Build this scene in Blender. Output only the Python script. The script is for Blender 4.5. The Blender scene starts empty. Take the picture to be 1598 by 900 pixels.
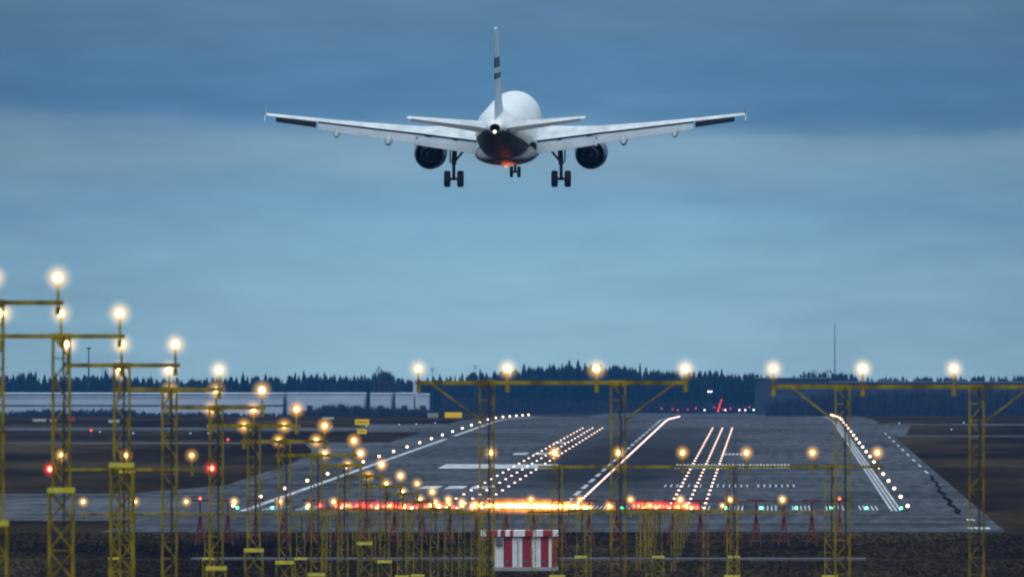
import bpy, math, random
from mathutils import Vector, Matrix
R = math.radians
random.seed(7)
C = bpy.context.scene

# ------------------------------------------------------------------ camera
FPX = 19140.0                       # focal length in pixels of a 1598 px wide frame
cam_d = bpy.data.cameras.new('camera'); cam = bpy.data.objects.new('camera', cam_d)
C.collection.objects.link(cam); C.camera = cam
cam_d.sensor_width = 36; cam_d.lens = FPX / 1598 * 36
cam_d.clip_start = 1; cam_d.clip_end = 20000
cam.location = (0, 0, 17)
cam.rotation_euler = (R(90) + math.atan(56 / FPX), 0, math.atan(401 / FPX))
cam_d.dof.use_dof = True; cam_d.dof.focus_distance = 872; cam_d.dof.aperture_fstop = 3.6

# ------------------------------------------------------------------ world
W = bpy.data.worlds.new('World'); C.world = W; W.use_nodes = True
nt = W.node_tree; N = nt.nodes; L = nt.links; N.clear()
wo = N.new('ShaderNodeOutputWorld')
sky = N.new('ShaderNodeTexSky'); sky.sky_type = 'NISHITA'; sky.sun_disc = False
sky.sun_elevation = R(1.5); sky.sun_rotation = R(215)
bg1 = N.new('ShaderNodeBackground'); bg1.inputs[1].default_value = 0.05
L.new(sky.outputs[0], bg1.inputs[0])
tc = N.new('ShaderNodeTexCoord'); sep = N.new('ShaderNodeSeparateXYZ'); L.new(tc.outputs['Generated'], sep.inputs[0])
def mth(op, a, b=None, c=None, nodes=None, links=None):
    n = (nodes or N).new('ShaderNodeMath'); n.operation = op
    for i, v in enumerate((a, b, c)):
        if v is None: continue
        if isinstance(v, (int, float)): n.inputs[i].default_value = v
        else: (links or L).new(v, n.inputs[i])
    return n.outputs[0]
# cloud deck: long flat banks of stratus, described by elevation and bearing
mp = N.new('ShaderNodeMapping'); mp.inputs['Scale'].default_value = (38, 38, 330); L.new(tc.outputs['Generated'], mp.inputs[0])
nz = N.new('ShaderNodeTexNoise'); nz.inputs['Scale'].default_value = 1; nz.inputs['Detail'].default_value = 4; nz.inputs['Roughness'].default_value = .45
L.new(mp.outputs[0], nz.inputs['Vector'])
wob = mth('MULTIPLY', mth('SUBTRACT', nz.outputs[0], .5), .0062)
ez = mth('ADD', sep.outputs[2], wob)
t = N.new('ShaderNodeMapRange'); t.inputs[1].default_value = -.004; t.inputs[2].default_value = .030; L.new(ez, t.inputs[0])
ramp = N.new('ShaderNodeValToRGB'); ramp.color_ramp.interpolation = 'B_SPLINE'
def lin(r, g, b):
    f = lambda c: (c / 255 / 12.92) if c / 255 <= .04045 else ((c / 255 + .055) / 1.055) ** 2.4
    return (f(r), f(g), f(b), 1)
def y2t(y): return ((506 - y) / FPX + .004) / .034
stops = [(600, (157, 194, 205)), (480, (149, 190, 203)), (360, (138, 182, 199)), (300, (120, 164, 187)), (262, (134, 170, 188)), (215, (130, 165, 184)),
         (185, (94, 137, 172)), (150, (84, 130, 167)), (90, (89, 134, 169)), (20, (95, 134, 164)), (-60, (104, 142, 170))]
e = ramp.color_ramp.elements
while len(e) > 1: e.remove(e[-1])
for i, (y, c) in enumerate(stops):
    p = max(0, min(1, y2t(y)))
    s = e[0] if i == 0 else e.new(p)
    s.position = p; s.color = lin(*c)
L.new(t.outputs[0], ramp.inputs[0])
# the deck brightens towards the zenith
hr = N.new('ShaderNodeMapRange'); hr.inputs[1].default_value = .03; hr.inputs[2].default_value = .55; hr.interpolation_type = 'SMOOTHSTEP'
L.new(sep.outputs[2], hr.inputs[0])
hm = N.new('ShaderNodeMix'); hm.data_type = 'RGBA'; L.new(hr.outputs[0], hm.inputs[0]); L.new(ramp.outputs[0], hm.inputs[6])
hm.inputs[7].default_value = (1.18, 1.36, 1.48, 1)
# fine mottling of the bank
mp2 = N.new('ShaderNodeMapping'); mp2.inputs['Scale'].default_value = (110, 110, 520); L.new(tc.outputs['Generated'], mp2.inputs[0])
nz2 = N.new('ShaderNodeTexNoise'); nz2.inputs['Scale'].default_value = 1; nz2.inputs['Detail'].default_value = 8; L.new(mp2.outputs[0], nz2.inputs['Vector'])
# the sky is paler straight over the far end of the runway, darker outwards
bx = mth('ADD', sep.outputs[0], mth('ADD', mth('MULTIPLY', mth('SUBTRACT', nz.outputs[0], .5), .03), .021))
bz = mth('MULTIPLY', mth('SUBTRACT', sep.outputs[2], .006), 1.3)
rr_ = mth('ADD', mth('MULTIPLY', bx, bx), mth('MULTIPLY', bz, bz))
thin = mth('MULTIPLY', mth('EXPONENT', mth('MULTIPLY', rr_, -900)), .34)
st = mth('ADD', mth('ADD', mth('MULTIPLY', mth('SUBTRACT', nz2.outputs[0], .5), .34), .80), thin)
lowf = mth('SUBTRACT', 1, hr.outputs[0]); st = mth('ADD', mth('MULTIPLY', lowf, st), hr.outputs[0])
bg2 = N.new('ShaderNodeBackground'); L.new(hm.outputs[2], bg2.inputs[0]); L.new(st, bg2.inputs[1])
mx = N.new('ShaderNodeMixShader'); mx.inputs[0].default_value = .93
L.new(bg1.outputs[0], mx.inputs[1]); L.new(bg2.outputs[0], mx.inputs[2]); L.new(mx.outputs[0], wo.inputs[0])

sun_d = bpy.data.lights.new('sun', 'SUN'); sun_d.energy = .5; sun_d.angle = R(25); sun_d.color = (.95, .97, 1)
sun = bpy.data.objects.new('sun', sun_d); C.collection.objects.link(sun)
sun.rotation_euler = (R(38), 0, R(-25)); sun.location = (0, 0, 300)

vs = C.view_settings; vs.view_transform = 'Standard'; vs.look = 'None'; vs.exposure = 0; vs.gamma = 1; vs.use_curve_mapping = False
C.cycles.use_denoising = True
C.cycles.max_bounces = 6; C.cycles.volume_bounces = 0; C.cycles.transparent_max_bounces = 16
C.cycles.pixel_filter_type = 'BLACKMAN_HARRIS'; C.cycles.filter_width = 2.1
C.cycles.sample_clamp_indirect = 4

# ------------------------------------------------------------------ materials
M = {}
def mat(name, col, rough=.6, metal=0, spec=.5, var=0, scale=2, stretch=(1, 1, 1), col2=None, bump=0, detail=5, contrast=(.35, .65)):
    m = bpy.data.materials.new(name); m.use_nodes = True; n = m.node_tree.nodes; l = m.node_tree.links
    b = n['Principled BSDF']; b.inputs['Roughness'].default_value = rough; b.inputs['Metallic'].default_value = metal
    b.inputs['Specular IOR Level'].default_value = spec
    c1 = tuple(col) + (1,)
    c2 = tuple(col2) + (1,) if col2 else tuple(x * (1 - var) for x in col) + (1,)
    t = n.new('ShaderNodeTexCoord'); p = n.new('ShaderNodeMapping'); p.inputs['Scale'].default_value = stretch
    z = n.new('ShaderNodeTexNoise'); z.inputs['Scale'].default_value = scale; z.inputs['Detail'].default_value = detail
    r = n.new('ShaderNodeValToRGB'); r.color_ramp.elements[0].position = contrast[0]; r.color_ramp.elements[1].position = contrast[1]
    r.color_ramp.elements[0].color = c2; r.color_ramp.elements[1].color = c1
    l.new(t.outputs['Object'], p.inputs[0]); l.new(p.outputs[0], z.inputs['Vector']); l.new(z.outputs[0], r.inputs[0]); l.new(r.outputs[0], b.inputs['Base Color'])
    if bump:
        k = n.new('ShaderNodeBump'); k.inputs['Strength'].default_value = bump; k.inputs['Distance'].default_value = .05
        l.new(z.outputs[0], k.inputs['Height']); l.new(k.outputs[0], b.inputs['Normal'])
    M[name] = m; return m
def glow(name, col, strength, sampling='FRONT'):
    m = bpy.data.materials.new(name); m.use_nodes = True; n = m.node_tree.nodes; l = m.node_tree.links; n.clear()
    o = n.new('ShaderNodeOutputMaterial'); e = n.new('ShaderNodeEmission'); e.inputs[0].default_value = tuple(col) + (1,); e.inputs[1].default_value = strength
    l.new(e.outputs[0], o.inputs[0]); m.cycles.emission_sampling = sampling
    M[name] = m; return m
mat('yellow', (.31, .225, .008), .6, spec=.12, scale=1.6, col2=(.11, .075, .006), bump=.1, contrast=(.38, .6))
mat('cap_yellow', (.60, .52, .03), .5, var=.2, scale=5)
mat('dark_metal', (.03, .03, .028), .6, var=.4, scale=6)
mat('rubber', (.012, .012, .013), .8, var=.3, scale=8)
mat('cable', (.01, .01, .01), .7)
mat('white_paint', (.76, .79, .81), .32, var=.24, scale=1.3, stretch=(1, .35, 1), contrast=(.25, .6))
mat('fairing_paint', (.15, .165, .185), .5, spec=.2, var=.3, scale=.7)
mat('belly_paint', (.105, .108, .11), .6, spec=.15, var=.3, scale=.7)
mat('fin_paint', (.46, .54, .64), .35, var=.15, scale=1)
mat('wing_paint', (.56, .60, .64), .4, var=.35, scale=1.1, stretch=(1, .4, 1), contrast=(.3, .6))
mat('grey_paint', (.30, .35, .40), .4, var=.2, scale=1)
mat('nacelle_paint', (.04, .05, .08), .3, var=.3, scale=1)
mat('navy', (.006, .012, .04), .4)
mat('soot_and_shade', (.01, .01, .011), .9, spec=.1)  # matt black for exhaust parts, and for shade painted on the wing
mat('gear_metal', (.03, .032, .036), .5, .3)
mat('red_paint', (.15, .008, .016), .55, var=.4, scale=3)
mat('hut_red', (.32, .01, .02), .55, var=.25, scale=2)
mat('hut_white', (.74, .76, .8), .5, var=.15, scale=2)
mat('hut_grey', (.1, .11, .12), .6)
mat('track_concrete', (.13, .13, .15), .9, spec=.05, var=.4, scale=.3)
mat('concrete', (.36, .36, .38), .85, var=.35, scale=.6)
mat('marking', (.52, .54, .56), .8, spec=.1, col2=(.22, .23, .26), scale=.5, stretch=(1.4, .25, 1))
mat('marking_worn', (.60, .61, .62), .7, col2=(.07, .075, .085), scale=1.3, stretch=(2.2, .12, 1), contrast=(.44, .5))
mat('sign_yellow', (.8, .6, .01), .4); mat('sign_grey', (.30, .31, .28), .6, var=.2)
mat('sign_pale', (.5, .5, .5), .6, var=.3, scale=3); mat('sign_red', (.5, .03, .05), .5); mat('sign_black', (.01, .01, .01), 1, spec=0)
mat('spruce', (.018, .032, .024), .9, spec=.0, col2=(.006, .012, .010), scale=.35)
mat('bark', (.06, .05, .04), .9)
mat('twig', (.038, .032, .034), .95, spec=0, col2=(.014, .012, .016), scale=.5)
mat('cladding', (.50, .56, .66), .6, col2=(.38, .44, .54), scale=.05, stretch=(1, 1, .2), var=.2)
mat('cladding_dark', (.020, .032, .055), .7, col2=(.014, .022, .04), scale=.1)
mat('window_dark', (.02, .025, .035), .3)
mat('grass_blade', (.020, .016, .011), 1, spec=0, col2=(.008, .007, .006), scale=.15, stretch=(1, .3, 1))
def lamp_halo(name, r, col, hot, core, k, soft, sampling='FRONT'):
    # lamp core plus a painted halo: emission fades outwards on an oversized clear dome
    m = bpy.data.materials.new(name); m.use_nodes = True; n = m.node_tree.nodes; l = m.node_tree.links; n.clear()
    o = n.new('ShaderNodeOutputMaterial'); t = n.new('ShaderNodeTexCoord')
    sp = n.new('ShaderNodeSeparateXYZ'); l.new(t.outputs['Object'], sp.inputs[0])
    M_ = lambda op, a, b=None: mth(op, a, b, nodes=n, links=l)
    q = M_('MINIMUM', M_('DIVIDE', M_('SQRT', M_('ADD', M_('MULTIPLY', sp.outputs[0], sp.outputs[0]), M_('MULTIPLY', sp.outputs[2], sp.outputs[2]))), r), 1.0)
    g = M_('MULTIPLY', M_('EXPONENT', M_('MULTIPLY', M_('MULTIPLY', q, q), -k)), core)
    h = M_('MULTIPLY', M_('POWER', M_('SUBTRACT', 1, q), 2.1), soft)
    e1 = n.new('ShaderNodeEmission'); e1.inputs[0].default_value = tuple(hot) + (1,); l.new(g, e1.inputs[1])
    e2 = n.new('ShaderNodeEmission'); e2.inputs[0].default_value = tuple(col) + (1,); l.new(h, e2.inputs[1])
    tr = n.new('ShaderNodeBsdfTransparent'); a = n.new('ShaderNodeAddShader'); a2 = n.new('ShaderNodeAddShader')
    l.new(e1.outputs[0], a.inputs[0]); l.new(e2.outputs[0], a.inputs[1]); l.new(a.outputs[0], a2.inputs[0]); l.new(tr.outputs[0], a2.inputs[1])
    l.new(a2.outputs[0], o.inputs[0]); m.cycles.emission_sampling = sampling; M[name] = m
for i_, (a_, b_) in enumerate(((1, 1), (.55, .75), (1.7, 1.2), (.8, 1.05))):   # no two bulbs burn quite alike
    lamp_halo(f'lamp_near_{i_}', .40, (1, .60, .16), (1, .76, .40), 26 * a_, 54, 1.7 * b_)
    lamp_halo(f'lamp_mid_{i_}', .38, (1, .48, .08), (1, .64, .22), 22 * a_, 52, 1.9 * b_)
    lamp_halo(f'lamp_blaze_{i_}', .74, (1, .27, .015), (1, .46, .09), 46 * a_, 60, 1.5 * b_)
    lamp_halo(f'lamp_red_{i_}', .52, (1, .02, .006), (1, .16, .05), 7 * a_, 50, 1.3 * b_)
lamp_halo('lamp_red', .40, (1, .025, .008), (1, .16, .05), 7, 34, 1.4)
lamp_halo('lamp_red_hot', 1.05, (1, .015, .015), (1, .22, .12), 14, 26, 2.0)
glow('lamp_red_dim', (1, .05, .04), 2.2, 'NONE')
glow('lamp_green', (.10, 1, .45), 5, 'NONE')
glow('lamp_edge', (1, .66, .42), 6, 'NONE')
glow('lamp_inset', (1, .66, .52), 3.4, 'NONE')
glow('lamp_centre', (1, .70, .58), 4, 'NONE')
glow('lamp_far', (.8, .9, 1), 6, 'NONE')
glow('lamp_blue', (.3, .5, 1), 2.0, 'NONE')
glow('lamp_tail', (1, .9, .8), 3, 'NONE')
glow('lamp_beacon', (1, .2, .02), 2.5)
glow('sign_lit', (1, .72, .02), .5, 'NONE')

def ground_mat():
    m = bpy.data.materials.new('ground'); m.use_nodes = True; n = m.node_tree.nodes; l = m.node_tree.links; b = n['Principled BSDF']
    b.inputs['Roughness'].default_value = 1; b.inputs['Specular IOR Level'].default_value = 0
    t = n.new('ShaderNodeTexCoord')
    def noise(sc, st, det=6, ro=.55):
        p = n.new('ShaderNodeMapping'); p.inputs['Scale'].default_value = st; z = n.new('ShaderNodeTexNoise'); z.inputs['Scale'].default_value = sc
        z.inputs['Detail'].default_value = det; z.inputs['Roughness'].default_value = ro
        l.new(t.outputs['Object'], p.inputs[0]); l.new(p.outputs[0], z.inputs['Vector']); return z.outputs[0]
    def rmp(f, stops):
        r = n.new('ShaderNodeValToRGB'); e = r.color_ramp.elements
        while len(e) > 1: e.remove(e[-1])
        for i, (p, c) in enumerate(stops):
            s = e[0] if i == 0 else e.new(p)
            s.position = p; s.color = tuple(c) + (1,)
        l.new(f, r.inputs[0]); return r.outputs[0]
    a = rmp(noise(.035, (1, .22, 1)), [(.3, (.007, .005, .004)), (.43, (.016, .011, .007)), (.55, (.030, .022, .011)), (.7, (.060, .044, .022))])
    c = rmp(noise(.5, (1, .12, 1), 4), [(.3, (.80, .80, .82)), (.7, (1.15, 1.12, 1.08))])
    x = n.new('ShaderNodeMix'); x.data_type = 'RGBA'; x.blend_type = 'MULTIPLY'; x.inputs[0].default_value = 1
    l.new(a, x.inputs[6]); l.new(c, x.inputs[7]); l.new(x.outputs[2], b.inputs['Base Color'])
    M['ground'] = m
ground_mat()
def asphalt_mat(name, base, rubber):
    m = bpy.data.materials.new(name); m.use_nodes = True; n = m.node_tree.nodes; l = m.node_tree.links; b = n['Principled BSDF']
    b.inputs['Specular IOR Level'].default_value = .03
    t = n.new('ShaderNodeTexCoord')
    def noise(sc, st, det=6, ro=.55):
        p = n.new('ShaderNodeMapping'); p.inputs['Scale'].default_value = st; z = n.new('ShaderNodeTexNoise'); z.inputs['Scale'].default_value = sc
        z.inputs['Detail'].default_value = det; z.inputs['Roughness'].default_value = ro
        l.new(t.outputs['Object'], p.inputs[0]); l.new(p.outputs[0], z.inputs['Vector']); return z.outputs[0]
    f1 = noise(.05, (1, .2, 1)); f2 = noise(.8, (1.2, .05, 1), 4); f3 = noise(.02, (.5, 3, 1), 3)
    s = n.new('ShaderNodeMath'); s.operation = 'ADD'; l.new(f1, s.inputs[0]); l.new(f2, s.inputs[1])
    s2 = n.new('ShaderNodeMath'); s2.operation = 'ADD'; l.new(s.outputs[0], s2.inputs[0]); l.new(f3, s2.inputs[1])
    k = n.new('ShaderNodeMapRange'); k.inputs[1].default_value = 1.3; k.inputs[2].default_value = 1.7; l.new(s2.outputs[0], k.inputs[0])
    r = n.new('ShaderNodeValToRGB'); r.color_ramp.elements[0].color = tuple(x * .45 for x in base) + (1,); r.color_ramp.elements[1].color = tuple(x * 1.7 for x in base) + (1,)
    l.new(k.outputs[0], r.inputs[0])
    out = r.outputs[0]
    if rubber:
        # tyre rubber laid down either side of the centreline in the touchdown zone
        sp = n.new('ShaderNodeSeparateXYZ'); l.new(t.outputs['Object'], sp.inputs[0])
        d = mth('ABSOLUTE', mth('ADD', sp.outputs[0], 18.2, nodes=n, links=l), nodes=n, links=l)
        g = n.new('ShaderNodeMapRange'); g.inputs[1].default_value = 15; g.inputs[2].default_value = 5; l.new(d, g.inputs[0])
        y1 = n.new('ShaderNodeMapRange'); y1.inputs[1].default_value = 1180; y1.inputs[2].default_value = 1420; l.new(sp.outputs[1], y1.inputs[0])
        y2 = n.new('ShaderNodeMapRange'); y2.inputs[1].default_value = 2100; y2.inputs[2].default_value = 1600; l.new(sp.outputs[1], y2.inputs[0])
        w = mth('MULTIPLY', mth('MULTIPLY', g.outputs[0], y1.outputs[0], nodes=n, links=l), mth('MULTIPLY', y2.outputs[0], mth('MULTIPLY', f1, 2.3, nodes=n, links=l), nodes=n, links=l), nodes=n, links=l)
        x = n.new('ShaderNodeMix'); x.data_type = 'RGBA'; l.new(w, x.inputs[0]); l.new(out, x.inputs[6]); x.inputs[7].default_value = (.009, .009, .011, 1); out = x.outputs[2]
    l.new(out, b.inputs['Base Color'])
    rr = n.new('ShaderNodeMapRange'); rr.inputs[3].default_value = .8; rr.inputs[4].default_value = .95; l.new(k.outputs[0], rr.inputs[0]); l.new(rr.outputs[0], b.inputs['Roughness'])
    M[name] = m
asphalt_mat('asphalt', (.040, .044, .053), True)
asphalt_mat('taxi_asphalt', (.050, .054, .062), False)

# ------------------------------------------------------------------ mesh helpers
class MB:
    def __init__(s): s.v = []; s.f = []; s.mi = []; s.k = 0; s.mats = []
    def use(s, name):
        if name not in s.mats: s.mats.append(name)
        s.k = s.mats.index(name); return s
    def add(s, vs, fs):
        o = len(s.v); s.v += [tuple(v) for v in vs]
        for f in fs: s.f.append(tuple(i + o for i in f)); s.mi.append(s.k)
    def box(s, a, b):
        (x0, y0, z0), (x1, y1, z1) = a, b
        s.add([(x0, y0, z0), (x1, y0, z0), (x1, y1, z0), (x0, y1, z0), (x0, y0, z1), (x1, y0, z1), (x1, y1, z1), (x0, y1, z1)],
              [(0, 3, 2, 1), (4, 5, 6, 7), (0, 1, 5, 4), (1, 2, 6, 5), (2, 3, 7, 6), (3, 0, 4, 7)])
    def bar(s, p, q, r, n=4, r2=None, cap=True):
        p = Vector(p); q = Vector(q); d = (q - p).normalized(); u = d.orthogonal().normalized() if abs(d.z) < .99 else Vector((1, 0, 0)); w = d.cross(u).normalized(); u = w.cross(d)
        r2 = r if r2 is None else r2; vs = []
        for c, rr in ((p, r), (q, r2)):
            for i in range(n):
                a = 2 * math.pi * (i + .5) / n; vs.append(c + (u * math.cos(a) + w * math.sin(a)) * rr)
        fs = [(i, (i + 1) % n, n + (i + 1) % n, n + i) for i in range(n)]
        if cap: fs += [tuple(range(n - 1, -1, -1)), tuple(range(n, 2 * n))]
        s.add(vs, fs)
    def path(s, pts, r, n=5):
        for a, b in zip(pts, pts[1:]): s.bar(a, b, r, n)
    def loft(s, rings, cap0=True, cap1=True, closed=True):
        n = len(rings[0]); vs = [v for r in rings for v in r]; fs = []
        for j in range(len(rings) - 1):
            for i in range(n if closed else n - 1):
                k = (i + 1) % n; fs.append((j * n + i, j * n + k, (j + 1) * n + k, (j + 1) * n + i))
        if cap0: fs.append(tuple(range(n - 1, -1, -1)))
        if cap1: fs.append(tuple(range((len(rings) - 1) * n, len(rings) * n)))
        s.add(vs, fs)
    def lathe(s, prof, o=(0, 0, 0), axis='z', n=16, caps=True):
        rings = []
        for r, h in prof:
            ring = []
            for i in range(n):
                a = 2 * math.pi * i / n; x, y = r * math.cos(a), r * math.sin(a)
                ring.append({'z': (o[0] + x, o[1] + y, o[2] + h), 'y': (o[0] + x, o[1] + h, o[2] + y), 'x': (o[0] + h, o[1] + x, o[2] + y)}[axis])
            rings.append(ring)
        s.loft(rings, caps, caps)
    def mesh(s, name, m=None, smooth=False):
        me = bpy.data.meshes.new(name); me.from_pydata(s.v, [], s.f)
        for x in (s.mats or [m]): me.materials.append(M[x])
        for p, k in zip(me.polygons, s.mi):
            p.material_index = k; p.use_smooth = smooth
        me.update()
        import bmesh
        bm = bmesh.new(); bm.from_mesh(me); bmesh.ops.recalc_face_normals(bm, faces=bm.faces); bm.to_mesh(me); bm.free()
        if smooth:
            try: me.set_sharp_from_angle(angle=R(38))
            except Exception: pass
        return me
    def build(s, name, m=None, parent=None, smooth=False, loc=None):
        return put(name, s.mesh(name, m, smooth), parent, loc)
def put(name, me, parent=None, loc=None):
    o = bpy.data.objects.new(name, me); C.collection.objects.link(o)
    if parent: o.parent = parent
    if loc: o.location = loc
    return o
def tag(o, label=None, cat=None, group=None, kind=None):
    if label: o['label'] = label
    if cat: o['category'] = cat
    if group: o['group'] = group
    if kind: o['kind'] = kind
    return o
def thing(name, loc, label, cat, group=None, rz=0):
    o = bpy.data.objects.new(name, None); C.collection.objects.link(o); o.location = loc; o.rotation_euler.z = rz; o.empty_display_size = .5
    return tag(o, label, cat, group)
def interp(x, tab):
    if x <= tab[0][0]: return tab[0][1]
    for (a, u), (b, v) in zip(tab, tab[1:]):
        if x <= b: return u + (v - u) * (x - a) / (b - a)
    return tab[-1][1]
ORD = ['first', 'second', 'third', 'fourth', 'fifth', 'sixth', 'seventh', 'eighth', 'ninth', 'tenth']

# ------------------------------------------------------------------ terrain
PROF = [(-400, 0), (2150, 0), (2230, -.25), (2500, -1.8), (2600, -2.5), (3300, -8.6), (4250, -13.6), (9000, -14.6)]
def gz(y): return interp(y, PROF)
def build_ground():
    ys = [-400, 0, 400, 700] + [760 + 6 * i for i in range(45)] + list(range(1040, 2160, 60)) + [2180, 2230, 2300, 2400, 2500, 2550, 2600, 2900, 3300, 3700, 4250, 5000, 6500]
    xs = [-1500, -600, -300, -160, -120, -100] + [-90 + 3 * i for i in range(47)] + [60, 80, 120, 200, 500, 1500]
    rnd = random.Random(3); v = []; f = []
    for y in ys:
        for x in xs:
            dz = 0
            if 780 < y < 985: dz = rnd.uniform(-.05, .03) * min(1, (y - 780) / 40) * min(1, (990 - y) / 20)
            v.append((x, y, gz(y) - .05 + dz))
    n = len(xs)
    for j in range(len(ys) - 1):
        for i in range(n - 1): f.append((j * n + i, j * n + i + 1, (j + 1) * n + i + 1, (j + 1) * n + i))
    b = MB(); b.v = v; b.f = f; b.mi = [0] * len(f)
    tag(b.build('ground', 'ground', smooth=True), 'dark dormant grass airfield rolling away past the runway crest', kind='structure')
build_ground()

CL = -18.2                                     # runway centreline
def slab(name, m, cols, dz, label, th=.06):
    """cols: list of (y, x_left, x_right); follows the terrain profile"""
    ys = sorted(set([c[0] for c in cols] + [p[0] for p in PROF if cols[0][0] < p[0] < cols[-1][0]]))
    xl = [(c[0], c[1]) for c in cols]; xr = [(c[0], c[2]) for c in cols]
    b = MB(); v = []
    for y in ys:
        a, c = interp(y, xl), interp(y, xr); z = gz(y) + dz
        v += [(a, y, z), (c, y, z), (a, y, z - th), (c, y, z - th)]
    f = []
    for i in range(len(ys) - 1):
        p = 4 * i; q = p + 4
        f += [(p, p + 1, q + 1, q), (p, q, q + 2, p + 2), (p + 1, p + 3, q + 3, q + 1)]
    f += [(0, 2, 3, 1), (len(v) - 4, len(v) - 3, len(v) - 1, len(v) - 2)]
    b.add(v, f); return tag(b.build(name, m), label, kind='structure')
slab('runway', 'asphalt', [(1004, CL - 36.5, CL + 37.6), (2150, CL - 36.5, CL + 37), (4150, CL - 36.5, CL + 37)], .02, 'grey asphalt runway running away to its crest')
slab('taxiway_threshold', 'taxi_asphalt', [(1063, -260, CL - 36.6), (1120, -260, CL - 36.6), (1232, -260, CL - 36.6)], .0, 'grey taxiway joining the runway beside its threshold', .04)
slab('taxiway_exit', 'taxi_asphalt', [(1236, -64, CL - 36.6), (1300, -57.5, CL - 36.6), (1500, -58.5, CL - 36.6), (1640, -61, CL - 36.6), (1745, -66, CL - 36.6)], -.004, 'curved taxiway fillet along the runway edge', .03)
slab('taxiway_left', 'taxi_asphalt', [(1749, -400, CL - 36.6), (1768, -400, CL - 36.6)], .0, 'narrow pale taxiway across the grass', .04)
slab('taxiway_far', 'taxi_asphalt', [(1965, -400, CL - 36.6), (2025, -400, CL - 36.6)], .0, 'far taxiway across the grass on the left', .04)
slab('taxiway_link', 'taxi_asphalt', [(1940, -64, CL - 36.6), (2095, -70, CL - 36.6)], .004, 'short paved link by the yellow signs', .04)
slab('taxiway_right', 'taxi_asphalt', [(1860, 18.9, 300), (1885, 18.9, 300)], .0, 'thin taxiway across the right field', .04)
slab('taxiway_back', 'taxi_asphalt', [(2070, 18.9, 300), (2105, 18.9, 300)], .0, 'farther thin taxiway across the right field', .04)
slab('taxiway_stub', 'taxi_asphalt', [(1886, 18.9, 21), (2069, 18.9, 24)], .0, 'paved corner between the two right taxiways', .04)
slab('service_road', 'track_concrete', [(886.5, -41.8, 7), (890, -41.8, 7)], .10, 'narrow pale concrete track before the runway', .2)
# broken dark line in the right runway shoulder
b = MB(); px = None
pts = [(1380, 18.3), (1352, 18.0), (1340, 17.8), (1318, 18.1), (1300, 17.7), (1272, 17.75), (1258, 17.35), (1228, 17.55), (1205, 17.2), (1182, 17.45), (1160, 17.05), (1128, 17.3), (1100, 16.95)]
for (y0, x0), (y1, x1) in zip(pts, pts[1:]): w0_, w1_ = random.uniform(.10, .38), random.uniform(.10, .38); b.add([(x0 - w0_, y0, .026), (x0 + w0_, y0, .026), (x1 + w1_, y1, .026), (x1 - w1_, y1, .026)], [(0, 1, 2, 3)])
tag(b.build('runway_dark_line', 'sign_black'), 'ragged dark line in the right runway shoulder', kind='structure')

# painted markings: sheets 5 mm above the pavement
def sheets(name, m, rects, label, dz=.026):
    b = MB()
    for x0, x1, y0, y1 in rects:
        ys = [y0] + [p[0] for p in PROF if y0 < p[0] < y1] + [y1]
        for a, c in zip(ys, ys[1:]): b.add([(x0, a, gz(a) + dz), (x1, a, gz(a) + dz), (x1, c, gz(c) + dz), (x0, c, gz(c) + dz)], [(0, 1, 2, 3)])
    return tag(b.build(name, m), label, kind='structure')
sheets('runway_marking_shoulder', 'marking_worn', [(18.0, 18.25, y, y + 26) for y in range(1400, 1900, 62)] + [(17.2, 17.9, 1064, 1072), (16.6, 18.4, 1020, 1028)], 'worn pale dashes along the right shoulder')
E = []
for k in range(3): E += [(CL + 29.3 + .40 * k, CL + 29.3 + .40 * k + .23, 1117, 2600)]
sheets('runway_marking_edge', 'marking', E, 'triple white line painted along the right runway edge')
sheets('runway_marking_edge_left', 'marking', [(CL - 30.1, CL - 29.4, 1117, 1820), (CL - 30.1, CL - 29.4, 1870, 2600)], 'white line painted along the left runway edge')
K = []
for s in (-1, 1):
    for i in range(9):
        for j in range(5): K.append((CL + s * (2.6 + 3.1 * i) - .86 + j * .38, CL + s * (2.6 + 3.1 * i) - .86 + j * .38 + .15, 1122, 1150))
sheets('runway_marking_threshold', 'marking', K, 'white threshold stripes across the runway start')
sheets('runway_marking_centre', 'marking', [(CL - 1.3, CL - .85, y, y + 30) for y in range(1170, 2400, 50)], 'white dashed centreline painted on the runway')
sheets('runway_marking_aiming', 'marking', [(CL - 21, CL - 7.4, 1447, 1492)], 'solid white aiming block left of the centreline')
sheets('runway_marking_aiming_right', 'marking_worn', [(CL + 7 + .42 * i, CL + 7 + .42 * i + .24, a, c) for i in range(33) for a, c in ((1447, 1463), (1474, 1492))], 'worn white aiming block right of the centreline')
T = []
for y, n in ((1268, 3), (1600, 2), (1750, 1)):
    for i in range(n): T.append((CL - 10.9 - i * 2.6 - (1.8 if n < 3 else 1.9), CL - 10.9 - i * 2.6, y, y + 23))
sheets('runway_marking_touchdown', 'marking', T, 'pairs of white touchdown bars left of the centreline')
T = []
for i in range(7): T += [(CL + 7.2 + i * .62, CL + 7.2 + i * .62 + .17, 1282, 1303), (CL + 12.1 + i * .62, CL + 12.1 + i * .62 + .17, 1282, 1303), (CL + 17 + i * .62, CL + 17 + i * .62 + .17, 1282, 1303)]
for i in range(6): T += [(CL + 12.4 + i * .5, CL + 12.4 + i * .5 + .3, 1595, 1618)]
sheets('runway_marking_dashes', 'marking', T, 'broken white touchdown bars right of the centreline')

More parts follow.
